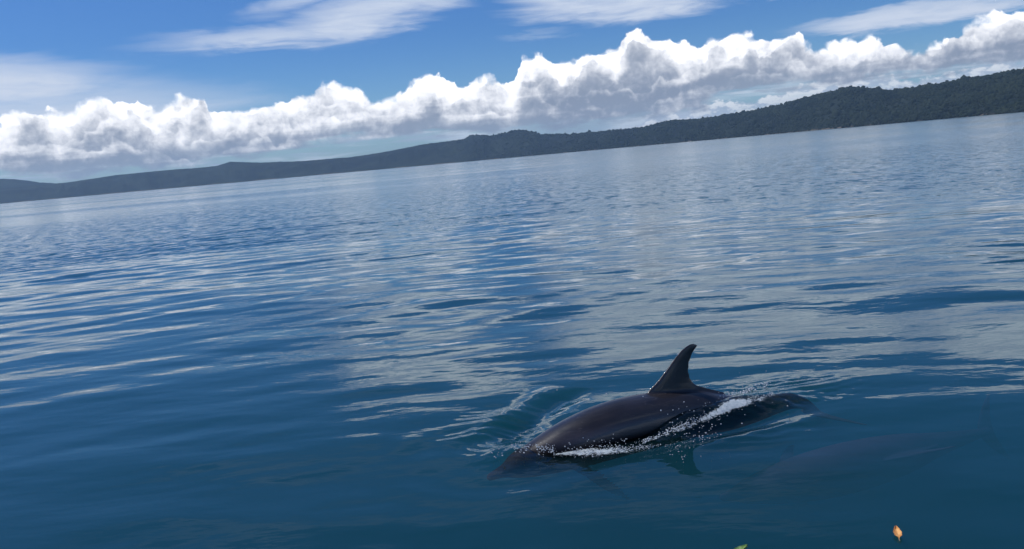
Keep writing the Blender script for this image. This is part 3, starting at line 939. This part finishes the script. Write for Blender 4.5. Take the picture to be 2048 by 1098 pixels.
# flying drops: loose spray
dp, drd = [], []
spray = [(1250, 699, .45), (1388, 733, .28), (1114, 780, .12), (1213, 788, .14), (1302, 780, .26), (1356, 708, .5), (1340, 845, .12), (1368, 804, .2),
         (1345, 845, .1), (1355, 838, .12), (1388, 822, .15), (1318, 864, .06), (1286, 793, .25), (1455, 775, .15), (1466, 786, .14), (1544, 787, .06), (1575, 812, .04),
         (1322, 821, .2), (1346, 820, .2), (1442, 848, .06), (1405, 872, .02), (1412, 866, .03), (1484, 847, .03), (1522, 766, .05), (1060, 890, .06), (1130, 893, .05)]
for px, py, z in spray:
    p = at(px, py, z); dp.append(tuple(p)); drd.append(rng.uniform(0.004, 0.0065))
for i in range(150):
    px = rng.normal(1440, 60); py = 790 + (1470 - px) * 0.33 + rng.normal(0, 22)
    z = 0.08 + abs(rng.normal(0, 0.05)); p = at(px, py, z); dp.append(tuple(p)); drd.append(rng.uniform(0.0015, 0.004))
for i in range(60):
    px = rng.uniform(1080, 1300); py = 885 + rng.normal(0, 9)
    z = 0.04 + abs(rng.normal(0, 0.03)); p = at(px, py, z); dp.append(tuple(p)); drd.append(rng.uniform(0.0015, 0.0045))
dv, df = blobs(np.array(dp), np.repeat(np.array(drd)[:, None], 3, 1), 0.05, 8)
link('spray', dv, df, dr, kind='stuff', label='loose drops of spray flying round the dorsal fin and flank', cat='water drops')


# ------------------------------------------------------------------ floating leaves
def leaf(name, px, py, length, width, rot, curl, cols, label):
    lm, t, out = material(name + '_blade')
    tco = t.new('ShaderNodeTexCoord').outputs['Object']
    n_ = t.noise(tco, 45, 4, 0.6)
    principled(t, out, t.mix(t.smooth(n_, 0.35, 0.65), cols[0], cols[1]), 0.45, 0.4)
    nu, nv = 18, 9
    vs_, fs_ = [], []
    for side in (0, 1):
        for i in range(nu + 1):
            u = i / nu
            w = width * (math.sin(math.pi * min(1, u * 0.97 + 0.015)) ** 0.75) * (1.05 - 0.35 * u)
            for j in range(nv):
                v = j / (nv - 1) * 2 - 1
                x = (u - 0.5) * length
                y = v * w * 0.5 * (1 + 0.08 * math.sin(u * 21 + 3 * v))
                z = curl * (v * v) * width * 0.6 + curl * 0.10 * length * (2 * u - 1) ** 2 + 0.0008 * math.sin(u * 40 + abs(v) * 9) - side * 0.0007 + 0.0012 * abs(v)
                vs_.append((x, y, z))
    N_ = (nu + 1) * nv
    for i in range(nu):
        for j in range(nv - 1):
            a_ = i * nv + j
            fs_.append((a_, a_ + nv, a_ + nv + 1, a_ + 1))
            fs_.append((N_ + a_, N_ + a_ + 1, N_ + a_ + nv + 1, N_ + a_ + nv))
    rim = [i * nv for i in range(nu + 1)] + [nu * nv + j for j in range(1, nv)] + [i * nv + nv - 1 for i in range(nu - 1, -1, -1)] + list(range(nv - 2, 0, -1))
    for k in range(len(rim)):
        a_, b_ = rim[k], rim[(k + 1) % len(rim)]
        fs_.append((a_, b_, N_ + b_, N_ + a_))
    p = at(px, py)
    root = bpy.data.objects.new(name, None); C.objects.link(root)
    root.empty_display_size = 0.05
    root.location = (p.x, p.y, h_at(p.x, p.y) + 0.006); root.rotation_euler = (0, R(-6), R(rot))
    root['label'] = label; root['category'] = 'leaf'
    link('blade', vs_, fs_, lm, root)
    for nm, x0, x1, r0, r1, zz in (('midrib', -0.48, 0.46, 0.0016, 0.0007, 0.0006), ('stalk', -0.72, -0.47, 0.0018, 0.0016, 0.001)):
        rg = []
        for i in range(9):
            u = i / 8; x = (x0 + (x1 - x0) * u) * length; r_ = r0 + (r1 - r0) * u
            zc = curl * 0.10 * length * (2 * (x / length)) ** 2 + zz
            rg.append([(x, r_ * math.cos(a_) + 0.004 * u * (1 - u), zc + r_ * math.sin(a_)) for a_ in np.linspace(0, 2 * math.pi, 7)[:-1]])
        v_, f_ = loft(rg)
        link(nm, v_, f_, STALK, root)
    return root


STALK, t, out = material('leaf_stalk')
principled(t, out, t.mix(t.noise(t.new('ShaderNodeTexCoord').outputs['Object'], 60, 2), (0.35, 0.22, 0.10), (0.55, 0.38, 0.20)), 0.6)
leaf('orange_leaf', 1795, 1072, 0.115, 0.046, 74, 0.45, ((0.62, 0.26, 0.07), (0.85, 0.48, 0.18)), 'small orange fallen leaf floating near the bottom right of the photo')
leaf('green_leaf', 1482, 1101, 0.085, 0.042, 20, 0.6, ((0.22, 0.36, 0.10), (0.40, 0.52, 0.20)), 'pale green leaf floating, cut by the bottom edge')

# ------------------------------------------------------------------ air
hz, t, out = material('sea_haze')
pv = t.new('ShaderNodeVolumePrincipled')
t.put(pv.inputs['Color'], (0.50, 0.74, 1.0))
pv.inputs['Density'].default_value = 0.000044
pv.inputs['Anisotropy'].default_value = 0.2
t.l.new(pv.outputs[0], out.inputs[1])
X1, Zb, Zt = 12500, BED - 1.5, 300
hv = [(x, y, z) for z in (Zb, Zt) for x, y in ((-X1, -X1), (X1, -X1), (X1, X1), (-X1, X1))]
link('haze', hv, [(0, 3, 2, 1), (4, 5, 6, 7), (0, 1, 5, 4), (1, 2, 6, 5), (2, 3, 7, 6), (3, 0, 4, 7)], hz, smooth=False, kind='stuff',
     label='thin blue sea haze filling the air over the whole bay', cat='haze')
